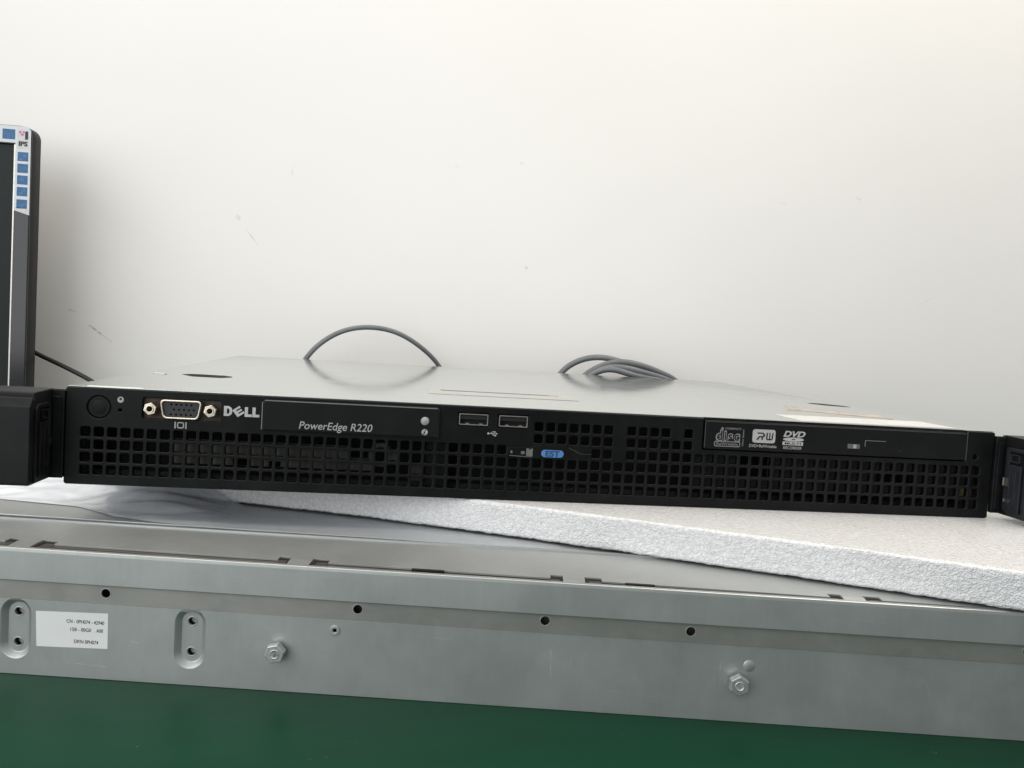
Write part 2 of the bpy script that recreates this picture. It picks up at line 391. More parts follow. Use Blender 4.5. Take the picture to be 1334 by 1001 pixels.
# chassis and lid
a = Acc(); a.box(-216.6, 216.6, 2.5, 394, 1.6, 2.6); a.box(-216.6, -215.4, 3, 394, 2.6, 41.6); a.box(215.4, 216.6, 3, 394, 2.6, 41.6); a.box(-215.4, 215.4, 392.6, 393.8, 2.6, 41.6)
build('chassis', a, M_rail, srv)
lid_out = roundpoly([(-216.8, .9), (69, .9), (69, 2.6), (202.4, 2.6), (202.4, .9), (216.8, .9), (216.8, 394.6), (-216.8, 394.6)], .3, 1)
slot1 = [(-197, 112), (-193, 119.5), (-184, 121), (-175, 120), (-169, 113.5), (-167.5, 105), (-172, 96), (-187, 97)]
slot1 = roundpoly(slot1, 1.6, 3)
slot2 = roundpoly([(187.5, 146), (192, 152), (200, 152), (209, 140), (211, 131), (206, 127), (196, 131), (190, 138)], 2, 3)
a = Acc(); a.curve([lid_out, slot1, slot2], -.35, 0, F_lid(), .08, 1)
lid = build('lid', a, M_lid, srv)
def dish(cx, cy, sl, dz, k):
    a = Acc(); c = [(cx + (x - cx) * k, cy + (y - cy) * k) for x, y in sl]
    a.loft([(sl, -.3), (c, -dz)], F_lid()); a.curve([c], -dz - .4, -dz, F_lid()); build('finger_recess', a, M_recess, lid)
dish(-183, 109, slot1, 7, .8); dish(199, 139, slot2, 3.2, .75)
a = Acc(); a.curve([rrect(-59.5, 21, 60.5, 98, 1.2)], 0, .22, F_lid(), .08); build('clear_label', a, simple('clear_label', (.60, .60, .56), .3, .85, .03, 50), lid)
a = Acc()
for k in range(5): a.curve([rrect(-52, 8, 90 - k * 1.2, 90.5 - k * 1.2, .2)], .22, .30, F_lid())
a.text('CAUTION 00220', -4, 14, 84.5, 90, F_lid(), z0=.22); build('label_print', a, M_dimgrey, lid)
a = Acc(); a.curve([rrect(120, 200.5, 6.0, 38.0, .8)], 0, .18, F_lid()); build('white_label', a, simple('lid_label_paper', (.60, .60, .59), .55, 0, .04, 60), lid)
# curled tan strip on the lid
a = Acc(); n = 14; vs = []; fs = []
for i in range(n + 1):
    for j in range(4):
        t = i / n; x = 146 + 44 * t; y = 79 - 33 * t + j * 3.2
        z = 43.15 + 1.2 * math.sin(t * 9) ** 2 * (j / 3) + (3.0 * max(0, .12 - t) * 6 * (j / 3))
        vs.append((x, y, z))
for i in range(n):
    for j in range(3): q = i * 4 + j; fs.append((q, q + 1, q + 5, q + 4))
a.add(vs, fs, True); o = build('curled_strip', a, M_tan, lid); mod = o.modifiers.new('s', 'SOLIDIFY'); mod.thickness = .12 * S
for cx, cy, r in ((-104, 166, 2.6), (123.6, 171.8, 1.6)):
    a = Acc(); a.loft([(circle(cx, cy, r, 20), 0), (circle(cx, cy, r * .7, 20), .45), (circle(cx, cy, .05, 20), .65)], F_lid()); build('rivet', a, M_lid, lid)
a = Acc(); a.curve([rrect(-210, -203, 105.5, 108.5, .7)], 0, .5, F_lid(), .2); build('lid_tab', a, M_lid, lid)
a = Acc()
for (x0, x1) in ((-209, -186),): a.curve([rrect(x0, x1, 1.4, 4.6, .4)], 0, .15, F_lid())
build('edge_strip', a, M_white, lid)  # thin white strip along the lid's front left edge
# power button
a = Acc(); a.curve([circle(-203.2, 34.2, 4.75, 32)], -2.4, -.45, FR, .35, 2); a.loft([(circle(-203.2, 34.2, 3.2, 32), -.43), (circle(-203.2, 34.2, 2.6, 32), -.36), (circle(-203.2, 34.2, .02, 32), -.36)], FR)
build('power_button', a, M_bez, srv)
a = Acc(); a.curve([circle(-194.2, 37.9, 1.35, 20), circle(-194.2, 38.2, .55, 10)], .02, .06, FR); a.curve([circle(-194.2, 37.0, .28, 8)], .06, .08, FR); build('power_icon', a, M_print, srv)
# monitor (VGA) port
vga = Acc(); vga.curve([rrect(-186, -150.6, 29.5, 40, .5)], 0, .8, F_front(2.6)); vp = build('video_port', vga, M_flange, srv)
do = roundpoly([(-177.3, 39.0), (-159.5, 39.0), (-160.9, 30.7), (-175.9, 30.7)], 2.0, 5)
di = roundpoly([(-176.6, 38.3), (-160.2, 38.3), (-161.4, 31.4), (-175.4, 31.4)], 1.7, 5)
a = Acc(); a.curve([do, di], -2.4, 1.9, FR, .22, 2); build('shell', a, M_nickel, vp)
pins = [circle(-172.6 + 2.12 * i, z, .47, 8) for z, i0 in ((37.0, 0), (32.6, 0)) for i in range(5)] + [circle(-171.4 + 2.12 * i, 34.8, .47, 8) for i in range(5)]
a = Acc(); a.curve([di] + pins, -2.2, .9, FR); build('socket_insert', a, M_vga, vp)
for (x, z) in ((-181.2, 34.7), (-155.8, 34.9)):
    hx = circle(x, z, 2.85, 6, .3); a = Acc(); a.curve([hx, circle(x, z, 1.25, 14)], -1.9, 2.4, FR, .25, 1); a.curve([circle(x, z, 1.75, 18), circle(x, z, 1.2, 14)], 2.3, 2.9, FR, .15)
    build('hex_nut', a, M_nickel, vp)
a = Acc(); a.curve([rrect(-171.2, -170.6, 26.4, 29.4, .1)], .02, .07, FR); a.curve([rrect(-166.6, -166.0, 26.4, 29.4, .1)], .02, .07, FR)
a.curve([rrect(-170.1, -167.1, 26.5, 29.3, .8), rrect(-169.6, -167.6, 27.0, 28.8, .4)], .02, .07, FR); build('display_icon', a, M_print, srv)
# maker's word on the bezel
a = Acc()
sD = [(-150.3, 33.0), (-150.3, 37.4), (-148.2, 37.4), (-147.0, 36.6), (-146.6, 35.2), (-147.0, 33.8), (-148.2, 33.0)]
sDi = [(-149.0, 34.0), (-149.0, 36.4), (-148.4, 36.4), (-147.95, 35.9), (-147.85, 35.2), (-147.95, 34.5), (-148.4, 34.0)]
a.curve([sD, sDi], .03, .3, FR)
E0 = [(-1.75, -1.9), (-1.75, 1.9), (1.75, 1.9), (1.75, 1.05), (-.5, 1.05), (-.5, .45), (1.55, .45), (1.55, -.4), (-.5, -.4), (-.5, -1.0), (1.75, -1.0), (1.75, -1.9)]
ca, sa = math.cos(math.radians(36)), math.sin(math.radians(36))
a.curve([[(-144.0 + (x * ca - y * sa) * 1.05, 35.2 + (x * sa + y * ca) * .98) for x, y in E0]], .03, .3, FR)
for x in (-141.3, -138.0): a.curve([[(x, 33.0), (x, 37.3), (x + 1.35, 37.3), (x + 1.35, 34.15), (x + 3.05, 34.15), (x + 3.05, 33.0)]], .03, .3, FR)
build('logo_lettering', a, simple('logo_silver', (.50, .50, .49), .45, .3), srv)
# information panel
a = Acc(); a.curve([roundpoly([(-133.4, 27.3), (-133.4, 40.0), (-132.4, 41.2), (-56.2, 41.5), (-55.0, 40.4), (-54.9, 27.3)], .5, 2)], -.2, 2.2, FR, .8, 2)
ip = build('information_panel', a, M_panel, srv)
a = Acc(); a.box(-133.7, -133.35, .3, -2.1, 28.0, 40.0); a.curve([rrect(-132.6, -56.3, 40.75, 41.1, .1)], 2.0, 2.2, FR); build('panel_edge_highlight', a, M_dimgrey, ip)  # grey strips paint highlights along the panel's left and top edges
FP = F_front(-2.2)
a = Acc(); a.text('PowerEdge R220', -117.3, -85.0, 27.9, 32.4, FP, .18, .04); build('panel_lettering', a, M_print, ip)
a = Acc(); a.loft([(circle(-61.7, 35.1, 1.9, 24), 0), (circle(-61.7, 35.1, 1.85, 24), .5), (circle(-61.7, 35.1, 1.4, 24), .9), (circle(-61.7, 35.1, .02, 24), 1.05)], FP); build('identify_button', a, M_btn, ip)
ii = [(-61.7, 28.9), (-62.3, 28.9), (-61.85, 30.4), (-61.2, 30.4)]
a = Acc(); a.curve([circle(-61.6, 30.1, 1.4, 24), ii, circle(-61.3, 31.0, .3, 8)], .02, .07, FP); build('information_icon', a, M_print, ip)
# usb ports
for (x0, x1) in ((-46.2, -32.9), (-27.9, -14.6)):
    a = Acc(); a.curve([rrect(x0, x1, 34.0, 39.2, .35), rrect(x0 + .45, x1 - .45, 34.45, 38.75, .2)], -2.9, .25, FR, .08)
    up_ = build('usb_port', a, M_usb, srv)
    a = Acc(); a.box(x0 + .5, x1 - .5, 1.0, 2.9, 36.6, 38.4); build('tongue', a, M_inner, up_)
    a = Acc(); a.box(x0 + .3, x1 - .3, 3.0, 3.6, 34.2, 39.0); build('port_back', a, M_black, up_)
    a = Acc()
    for q in (3.0, 9.2): a.box(x0 + q, x0 + q + 1.6, -.1, 2.0, 34.45, 34.95)
    build('spring_contact', a, M_usb, up_)
a = Acc(); U = lambda x, z: (-30.6 + x * 1.12, 30.6 + z * 1.12)
a.curve([[U(-1.6, -.13), U(-1.6, .13), U(1.5, .13), U(1.5, .4), U(2.2, 0), U(1.5, -.4), U(1.5, -.13)]], .02, .07, FR); a.curve([[U(*q) for q in circle(-1.7, 0, .45, 12)]], .08, .12, FR)
a.curve([[U(-.9, .1), U(-.1, .85), U(.7, .85), U(.7, .6), U(0, .6), U(-.6, .1)]], .07, .10, FR); a.curve([[U(-.3, -.1), U(.4, -.85), U(1.0, -.85), U(1.0, -.6), U(.5, -.6), U(.05, -.1)]], .07, .10, FR)
a.curve([[U(*q) for q in circle(.9, .73, .35, 10)]], .11, .14, FR); a.curve([[U(*q) for q in rrect(.9, 1.5, -1.05, -.45, .05, 1)]], .11, .14, FR)
build('usb_icon', a, M_print, srv)
# release latch with the blue tag
a = Acc(); a.curve([roundpoly([(-23.5, 20.7), (-9, 20.2), (9, 20.2), (13, 21.2), (13, 25.2), (8.5, 26.3), (-10, 26.3), (-13, 25.2), (-23.5, 25.0)], .8, 2)], 0, .7, FR, .3, 1)
rl_ = build('release_latch', a, M_bez, srv)
FL = F_front(-.7)
a = Acc(); a.curve([rrect(-7.6, 2.9, 20.9, 24.3, 1.65, 6)], 0, .35, FL, .1, 1); bt = build('blue_tag', a, M_blue, rl_)
a = Acc(); a.text('EST', -5.6, 1.0, 21.2, 24.0, F_front(-1.05), 0, .28); build('tag_lettering', a, simple('tag_ink', (.015, .05, .14), .5), rl_)
a = Acc(); a.curve([[(-14.6, 21.2), (-14.6, 24.6), (-13.3, 24.6), (-13.3, 23.8), (-12.2, 24.6), (-11.6, 24.6), (-11.6, 21.0), (-13, 21.0)]], 0, .5, FL, .1)
a.curve([rrect(-17.0, -15.3, 21.9, 23.2, .3)], 0, .3, FL); a.curve([rrect(-21.9, -21.0, 22.1, 23.3, .3)], 0, .3, FL); a.curve([[(-22.3, 20.9), (-22.3, 21.15), (-12, 20.8), (-12, 20.55)]], 0, .15, FL)
build('latch_catch', a, simple('worn_grey', (.14, .14, .13), .5), rl_)
a = Acc(); a.curve([[(5.4, 25.9), (11.5, 23.2), (16, 23.3), (16, 23.0), (11.4, 22.7), (5.0, 25.3)]], 0, .3, FL, .05); build('latch_spring', a, M_inner, rl_)
# optical drive
a = Acc(); a.curve([rrect(69.6, 202.0, 28.3, 41.7, .5)], -3, .7, FR, .25, 2)
od = build('optical_drive', a, M_odd, srv)
FO = F_front(-.7)
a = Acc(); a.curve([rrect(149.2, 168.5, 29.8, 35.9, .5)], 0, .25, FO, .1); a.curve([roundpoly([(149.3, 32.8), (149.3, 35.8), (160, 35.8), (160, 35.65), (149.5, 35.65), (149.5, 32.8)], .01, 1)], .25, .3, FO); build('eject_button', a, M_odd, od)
a = Acc(); a.curve([[(149.3, 32.8), (149.3, 35.8), (160, 35.8), (160, 35.6), (149.55, 35.6), (149.55, 32.8)]], .30, .34, FO); build('button_edge_highlight', a, M_dimgrey, od)  # L-shaped grey strip, a painted highlight on the button's corner
a = Acc(); a.curve([rrect(140.8, 146.9, 31.5, 33.7, .2)], 0, .1, FO); build('activity_window', a, simple('smoky_window', (.10, .10, .10), .3), od)
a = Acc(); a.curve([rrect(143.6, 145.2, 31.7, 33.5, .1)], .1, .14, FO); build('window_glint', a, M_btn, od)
a = Acc(); a.curve([circle(167.6, 31.5, .6, 12)], .25, .3, FO); build('eject_hole', a, M_black, od)
a = Acc(); a.curve([rrect(202.05, 202.4, 28.2, 42.2, .05)], 0, .5, FR); a.curve([rrect(69.65, 69.9, 29, 41.0, .05)], .7, .74, FR); a.curve([rrect(70, 201.5, 41.1, 41.3, .05)], .68, .75, FR); build('drive_edge_highlight', a, simple('edge_grey', (.07, .07, .07), .5), od)  # thin grey edge strips, the left one a painted highlight
# drive logos
a = Acc()
a.text('disc', 75.0, 87.0, 32.0, 37.6, FO, 0, .62, .02, .03, sp=1.22); a.curve([rrect(74.4, 87.2, 29.6, 32.2, .9)], .02, .05, FO)
a.text('COMPACT', 79.4, 87.3, 37.75, 38.75, FO, 0, .1); a.curve([rrect(77.5, 78.6, 37.2, 38.7, .2)], .02, .05, FO)
a.text('Ultra Speed', 88.0, 89.0, 30.2, 38.0, FO, 0, .1, rot=1)
build('disc_logo', a, M_dimgrey, od)
a = Acc(); a.text('disc', 75.62, 86.35, 32.65, 36.95, FO, 0, .12, .06, .02, sp=1.27); a.curve([rrect(74.8, 86.8, 30.0, 31.8, .7)], .06, .08, FO); build('disc_logo_dark', a, M_odd, od)
a = Acc(); a.text('ReWritable', 75.6, 86.0, 30.3, 31.5, FO, 0, .1, .09, .02); build('disc_logo_text', a, M_dimgrey, od)
a = Acc(); a.curve([rrect(93.0, 104.3, 32.2, 38.6, 1.2)], .02, .05, FO); a.text('DVD+ReWritable', 91.7, 105.2, 30.0, 31.4, FO, 0, 0); build('rewritable_logo', a, M_print, od)
a = Acc()
a.curve([[(95.2, 33.6), (94.9, 33.6), (96.2, 35.4), (98.0, 35.4), (98.4, 36.0), (97.9, 36.5), (95.4, 36.5), (95.4, 37.1), (98.3, 37.1), (99.2, 36.2), (98.9, 35.1), (98.1, 34.8), (98.3, 33.6), (97.6, 33.6), (97.4, 34.8), (96.6, 34.8), (95.8, 33.6)]], .06, .08, FO)
a.curve([[(99.9, 37.1), (99.7, 34.2), (100.2, 33.6), (102.5, 33.6), (103.1, 34.2), (103.3, 37.1), (102.7, 37.1), (102.4, 34.2), (101.8, 34.2), (101.8, 37.1), (101.2, 37.1), (101.2, 34.2), (100.4, 34.2), (100.5, 37.1)]], .06, .08, FO)
build('rewritable_logo_dark', a, M_odd, od)
a = Acc(); a.text('DVD', 108.2, 119.2, 35.6, 38.5, FO, .3, .35); a.curve([circle(113.4, 34.5, 5.2, 28, 0, .95), circle(113.4, 34.5, .9, 12, 0, .25)], .02, .06, FO)
a.curve([rrect(108.1, 118.3, 31.7, 33.4, .1)], .02, .05, FO); a.text('RECORDER', 108.6, 117.8, 29.8, 31.1, FO, 0, .0); build('multi_logo', a, M_print, od)
a = Acc(); a.text('MULTI', 109.2, 117.2, 31.95, 33.1, FO, 0, .1, .06, .02); build('multi_logo_dark', a, M_odd, od)

# rack ears
def ear(sg):
    X = lambda x: sg * x
    a = Acc(); G = lambda x, y, z: (X(x), y, z)
    prof = [(-22.0, 2.6), (-22.6, 3.4), (-22.6, 35.4), (-20.4, 38.9), (-19.2, 38.9), (-19.2, 38.2), (-18.4, 38.2), (-18.4, 40.6), (-17.6, 41.2), (0, 41.6), (2.2, 41.2), (2.2, 2.6)]
    pr = Acc(); pr.prism(prof, 222.4, 243.5, lambda u, y, z: (X(u), y, z))
    body = build('rack_ear', pr, M_ear, srv)
    m_ = body.modifiers.new('b', 'BEVEL'); m_.width = .35 * S; m_.segments = 2; m_.limit_method = 'ANGLE'
    a = Acc(); a.box(X(217.3), X(222.4), -1.2, 1.6, 3.0, 40.8, None, .3); a.box(X(218.4), X(221.0), -1.8, -1.0, 5, 38, None, .3); build('hinge_plate', a, M_ear, body)
    F = F_side(X(222.4), -sg)
    a = Acc(); a.curve([roundpoly([(-18.6, 3.2), (-18.6, 34), (-16.5, 36.0), (-3.0, 36.0), (-3.0, 6), (-8, 3.2)], .8, 3), roundpoly([(-16.4, 5.4), (-16.4, 33.4), (-15.4, 34.2), (-5.4, 34.2), (-5.4, 28.0), (-14.2, 28.0), (-14.2, 5.4)], .4, 2)], 0, .9, F, .25, 1)
    a.curve([rrect(-12.6, -6.2, 29.2, 33.2, .4), rrect(-12.0, -6.8, 29.8, 32.6, .3)], 0, 1.1, F, .1)
    a.curve([rrect(-11.6, -10.4, 8, 25, .3)], .9, 1.5, F, .15); a.curve([rrect(-7.6, -6.6, 8, 26, .3)], .9, 1.5, F, .15)
    build('ear_lever', a, M_lever_lit if sg > 0 else M_ear, body)
    a = Acc(); a.box(X(221.8), X(220.6), -6.5, -3.8, 17.5, 21.0, None, .3); a.box(X(221.8), X(221.0), -7.8, -4.5, 9.5, 11.0, None, .2); build('ear_spring', a, M_usb if sg > 0 else M_ear, body)
ear(-1); ear(1)

# ================================================================== mounting rail in front
rr = empty('mounting_rail', rail(-20, 20, -66), 'long zinc plated mounting rail with studs and white sticker in front of the server', 'mounting rail')
U0, U1 = -300, 300
a = Acc()
a.prism([(2.4, -16.6), (2.4, -15.9), (.45, -15.9), (.15, -16.1), (.05, -17.2), (0, -28.2), (.2, -28.5), (1.2, -28.5), (1.2, -17.4), (1.5, -16.8), (2.0, -16.6)], U0, U1, lambda u, p, z: rail(u, p, z))
fc = build('front_channel', a, M_rail, rr)
hz = [(-183, -31.9), (-85.8, -31.7), (-14.1, -31.4), (41.4, -31.9), (168.5, -31.2), (-270, -31.7)]
a = Acc(); a.curve([[(U0, -36.25), (U1, -36.25), (U1, -28.0), (U0, -28.0)]] + [circle(u, z, 1.75, 20) for u, z in hz], -1.0, 0, F_rail(2.0), .15, 1)
build('step_band', a, M_step, rr)
for u, z in hz:
    a = Acc(); a.curve([circle(u, z, 2.15, 20), circle(u, z, 1.75, 20)], 0, .12, F_rail(2.0), .05); build('hole_rim', a, M_rail, rr)
slots = [(-217.9, -48.0), (-150.1, -47.5)]
def stadium(u, z, r, hl, n=12):
    out = []
    for k in range(n + 1): t = math.pi * k / n; out.append((u + r * math.cos(t), z + hl + r * math.sin(t)))
    for k in range(n + 1): t = math.pi + math.pi * k / n; out.append((u + r * math.cos(t), z - hl + r * math.sin(t)))
    return out
riv = (-94.3, -40.6)
PF = F_rail(2.4)
a = Acc(); a.curve([[(U0, -65.95), (U1, -65.95), (U1, -36.3), (U0, -36.3)]] + [stadium(u, z, 5.9, 5.9) for u, z in slots] + [circle(*riv, .75, 14)], -1.1, 0, PF, .15, 1)
for u, z in slots:
    a.loft([(stadium(u, z, 5.9, 5.9), -.02), (stadium(u, z, 5.55, 5.9), -.12), (stadium(u, z, 4.4, 5.9), -1.9), (stadium(u, z, 3.9, 5.9), -2.2)], PF)
    a.curve([stadium(u, z, 3.95, 5.9), circle(u, z + 6.1, 1.6, 20), circle(u, z - 5.9, 1.6, 20)], -3.2, -2.2, PF)
face = build('face_plate', a, M_rail, rr)
for u, z in slots:
    for dz in (6.1, -5.9):
        a = Acc(); a.curve([circle(u, z + dz, 1.95, 20), circle(u, z + dz, 1.55, 20)], -2.2, -1.95, PF, .1); build('screw_hole_rim', a, M_stud, face)
for u, z in slots:
    for dz in (6.1, -5.9): a = Acc(); a.curve([circle(u + .3, z + dz + .2, 1.25, 14)], -4.9, -4.1, PF); build('screw_end', a, M_step, face)
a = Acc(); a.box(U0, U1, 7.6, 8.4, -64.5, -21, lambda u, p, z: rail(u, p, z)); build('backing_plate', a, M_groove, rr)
a = Acc(); a.curve([circle(*riv, 2.0, 24), circle(*riv, .8, 14)], 0, .5, PF, .2, 2); build('rivet', a, M_stud, rr)
a = Acc(); a.loft([(circle(64.5, -43.9, 2.3, 24), 0), (circle(64.5, -43.9, 2.15, 24), .10), (circle(64.5, -43.9, .02, 24), .10)], PF); build('punch_mark', a, M_rail, rr)
for (u, z, rot) in ((-115.9, -49.7, .25), (60.3, -50.2, .5)):
    a = Acc(); L = 5.0
    rings = [(circle(u, z, 2.0, 24, rot), 0), (circle(u, z, 2.0, 24, rot), 1.4)]
    a.loft(rings, PF); a.curve([circle(u, z, 3.9, 6, rot), circle(u, z, 1.5, 20)], 1.4, L, PF, .35, 1)
    st_ = build('threaded_stud', a, M_stud, rr)
    a = Acc(); a.loft([(circle(u, z, 1.9, 24), L + .02), (circle(u, z, 1.75, 24), L + .25), (circle(u, z, 1.35, 24), L + .1), (circle(u + .0, z, 1.2, 24), L - 1.2), (circle(u, z, .02, 24), L - 2.0)], PF); build('stud_socket', a, M_stud, st_)
# sticker
a = Acc(); a.curve([[(-210.1, -40.6), (-182.0, -39.9), (-181.8, -53.7), (-209.5, -54.4)]], 0, .12, PF)
sk = build('part_sticker', a, M_white, rr)
a = Acc()
SR = F_rail(2.4 - .12)
a.text('CN - 0PH074 - 42940', -198.0, -183.4, -44.4, -43.0, SR, 0, .03); a.text('15B - 00G0', -196.4, -188.4, -47.5, -46.1, SR, 0, .03); a.text('. A00', -187.0, -183.8, -47.5, -46.1, SR, 0, .03)
a.text('DP/N 0PH074', -194.8, -185.5, -52.2, -50.8, SR, 0, .03)
build('sticker_lettering', a, M_ink, sk)
# upper inner member with notches
G = lambda u: 9.6 + (3.6 - 9.6) * (u + 220) / 386.0
tabs = [-218.2, -110.0, -3.9, 102.8]
pts = [(U1, G(U1) if G(U1) > 2.5 else 2.5)]
pl = [(U0, G(U0))]
for t in tabs:
    for u, e in ((t - 9.0, 0), (t - 9.0, 4.2), (t + 10.8, 4.2), (t + 10.8, 0)): pl.append((u, G(u) + e))
pl += [(U1, max(3.2, G(U1))), (U1, 52.5), (U0, 44.2)]
pl = [(u, max(3.2, p)) for u, p in pl]
a = Acc(); a.curve([pl], -.7, 0, F_railtop(-15.9), .02, 1)
a.prism([(43.6, -16.9), (43.6, -15.2), (44.6, -15.2), (44.6, -16.9)], 0, 1, lambda t, p, z: rail(U0 + (U1 - U0) * t, p + 8.3 * t, z)) 
ic = build('inner_channel', a, M_rail, rr)
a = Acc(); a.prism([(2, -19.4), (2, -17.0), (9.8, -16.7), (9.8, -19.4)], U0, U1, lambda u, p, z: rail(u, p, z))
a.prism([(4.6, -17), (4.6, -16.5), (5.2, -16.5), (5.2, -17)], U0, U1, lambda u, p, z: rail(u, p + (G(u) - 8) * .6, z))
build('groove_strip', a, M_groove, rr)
a = Acc(); a.prism([(50.8, -65.95), (50.8, -17), (51.8, -17), (51.8, -65.95)], U0, U1, lambda u, p, z: rail(u, p - 8, z)); build('rear_web', a, M_rail, rr)
for t in tabs:
    g = G(t); a = Acc(); a.prism([(2.6, -16.7), (2.6, -16.2), (g + 1, -15.7), (g + 4.1, -15.75), (g + 4.1, -16.5), (g, -16.4)], t - 4.2, t + 4.2, lambda u, p, z: rail(u, p, z)); build('lock_tab', a, M_rail, rr)
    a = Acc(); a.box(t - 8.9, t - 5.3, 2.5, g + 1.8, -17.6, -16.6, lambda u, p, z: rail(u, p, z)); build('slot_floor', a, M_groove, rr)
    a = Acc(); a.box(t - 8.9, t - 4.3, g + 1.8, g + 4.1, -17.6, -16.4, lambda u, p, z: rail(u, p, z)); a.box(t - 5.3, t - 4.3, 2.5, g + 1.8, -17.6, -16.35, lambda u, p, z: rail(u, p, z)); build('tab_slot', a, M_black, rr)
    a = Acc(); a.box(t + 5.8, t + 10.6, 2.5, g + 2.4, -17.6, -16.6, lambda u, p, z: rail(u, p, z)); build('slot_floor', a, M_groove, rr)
    a = Acc(); a.box(t + 4.3, t + 10.6, g + 2.4, g + 4.1, -17.6, -16.4, lambda u, p, z: rail(u, p, z)); a.box(t + 4.3, t + 5.8, 2.5, g + 2.4, -17.6, -16.35, lambda u, p, z: rail(u, p, z)); build('tab_slot', a, M_black, rr)
for (u0, u1) in ((-66.5, -54), (15.8, 27)):
    g = G((u0 + u1) / 2); a = Acc(); a.box(u0, u1, g - 1.4, g + .3, -18.4, -15.85, lambda u, p, z: rail(u, p, z)); build('slot_dark', a, M_black, rr)  # black boxes stand for the dark inside slots in the groove

# flat metal tray behind it
tr = empty('metal_tray', rail(-20, 150, -66), 'flat grey metal tray behind the long rail, carrying the foam and the film', 'metal tray')
a = Acc(); a.box(U0 - 10, U1 + 20, 53.5, 300, -17.2, -16.0, lambda u, p, z: rail(u, p, z), .3); build('tray_top', a, M_rail, tr)
a = Acc(); a.box(U0 - 10, U1 + 20, 53.5, 54.6, -65.95, -17.2, lambda u, p, z: rail(u, p, z)); a.box(U0 - 10, U1 + 20, 298.8, 300, -65.95, -17.2, lambda u, p, z: rail(u, p, z)); build('tray_wall', a, M_rail, tr)

# ================================================================== foam
fr_line = [(-330, 128), (-250, 92), (-200, 67), (-155, 46.5), (-85, 21), (-10, -13.2), (60, -49), (80, -58.5), (163, -103), (215, -133), (262, -160)]
def fline(t):   # t = x
    for (x0, y0), (x1, y1) in zip(fr_line, fr_line[1:]):
        if t <= x1: return y0 + (y1 - y0) * (t - x0) / (x1 - x0)
    return fr_line[-1][1]
# section: from bottom back, along bottom to front, up the front, back along the top
sec = []
for q in (200, 60, 20, 8): sec.append((q, -15.2))
sec += [(4, -15.2), (2, -15.1), (.8, -14.7)]
z = -14.0
while z < -1.2: sec.append((0, z)); z += .55
sec += [(.15, -.9), (.5, -.45), (1.1, -.15), (1.8, 0)]
q = 2.6
while q < 80: sec.append((q, 0)); q += .8 if q < 50 else 4
sec += [(120, 0), (200, 0)]
a = Acc(); vs = []; fs = []; xs = []
x = -328.0
while x < 260: xs.append(x); x += (.75 if -185 < x < 175 else 2.5)
m = len(sec)
for i, x in enumerate(xs):
    y0 = fline(x); sl = (fline(min(x + 3, 260)) - fline(x - 3)) / 6 if x > -325 else -.5
    nx, ny = sl / math.hypot(1, sl), -1 / math.hypot(1, sl)
    for (q, z) in sec:
        px_, py_, pz_ = x, y0 + q, z
        amp = .28 if (q < 3) else .12
        nn = .45 * noise.noise(Vector((px_ * .5, py_ * .5, pz_ * .6))) + .75 * noise.noise(Vector((px_ * 1.5, py_ * 1.5, pz_ * 1.5)))
        wob = .6 * noise.noise(Vector((px_ * .05, 3, pz_ * .05)))
        if q < 3 and z < -.5:
            d = amp * nn + wob; px_ += nx * d; py_ += ny * d
            if z < -14: pz_ += .35 * noise.noise(Vector((px_ * .7, 5.5, 0))) 
        elif z == 0:
            pz_ += amp * nn - .12 - (.25 if q < 3 else 0) * abs(nn)
            if -40 < x and q < 60: pz_ += 0
        vs.append((px_, py_, min(pz_, -.02) if q > 3 else pz_))
for i in range(len(xs) - 1):
    for j in range(m - 1): q = i * m + j; fs.append((q, q + 1, q + m + 1, q + m))
    fs.append((i * m + m - 1, i * m, (i + 1) * m, (i + 1) * m + m - 1))
fs.append(tuple(range(m))); fs.append(tuple((len(xs) - 1) * m + k for k in range(m)))
a.add(vs, fs, True)
build('foam_sheet', a, M_foam, None, 'thick white foam sheet lying askew under the server, on the metal rail', 'foam sheet', loc=(0, 60, -15))

# ================================================================== plastic film
edge = [(-330, 60), (-285, 48), (-259, 38), (-220, 27), (-205, 15), (-198, 9), (-180, 1), (-161, -5), (-133, -10.5), (-100, -13), (-50, -22), (0, -27)]
def eline(t):
    for (x0, y0), (x1, y1) in zip(edge, edge[1:]):
        if t <= x1: return y0 + (y1 - y0) * (t - x0) / (x1 - x0)
    return edge[-1][1]
a = Acc(); vs = []; fs = []; nx_, nv = 220, 36
for i in range(nx_ + 1):
    x = -330 + 330 * i / nx_
    y0 = eline(x); y1 = fline(x) - 1.2
    k = min(1, max(0, (-142 - x) / 45)); k = k * k * (3 - 2 * k)
    for j in range(nv + 1):
        v = j / nv; y = y0 + (y1 - y0) * v if y1 > y0 else y0 + .5 * v
        rise = 13.5 * (v ** 1.25)
        wr = (1 - abs(noise.noise(Vector((x * .018 + y * .02, y * .09, 1.3)))) * 4) * 1.5 + (1 - abs(noise.noise(Vector((x * .05 - y * .04, y * .16, 7)))) * 4) * .5 - .6
        z = -15.9 + k * rise + (wr * (.25 + .45 * k)) * min(1, v * 4) * (1 if k > .02 else .35) + .5 * abs(noise.noise(Vector((x * .035, 0, 4)))) 
        perp = (y - (RA + RB * x)) / RN
        z = max(z, -15.65)
        vs.append((x, y, z))
for i in range(nx_):
    for j in range(nv): q = i * (nv + 1) + j; fs.append((q, q + 1, q + nv + 2, q + nv + 1))
a.add(vs, fs, True)
o = build('plastic_film', a, M_film, None, 'crumpled clear plastic film lying under the left end of the server, against the foam', 'plastic film', loc=(-200, 20, -16))

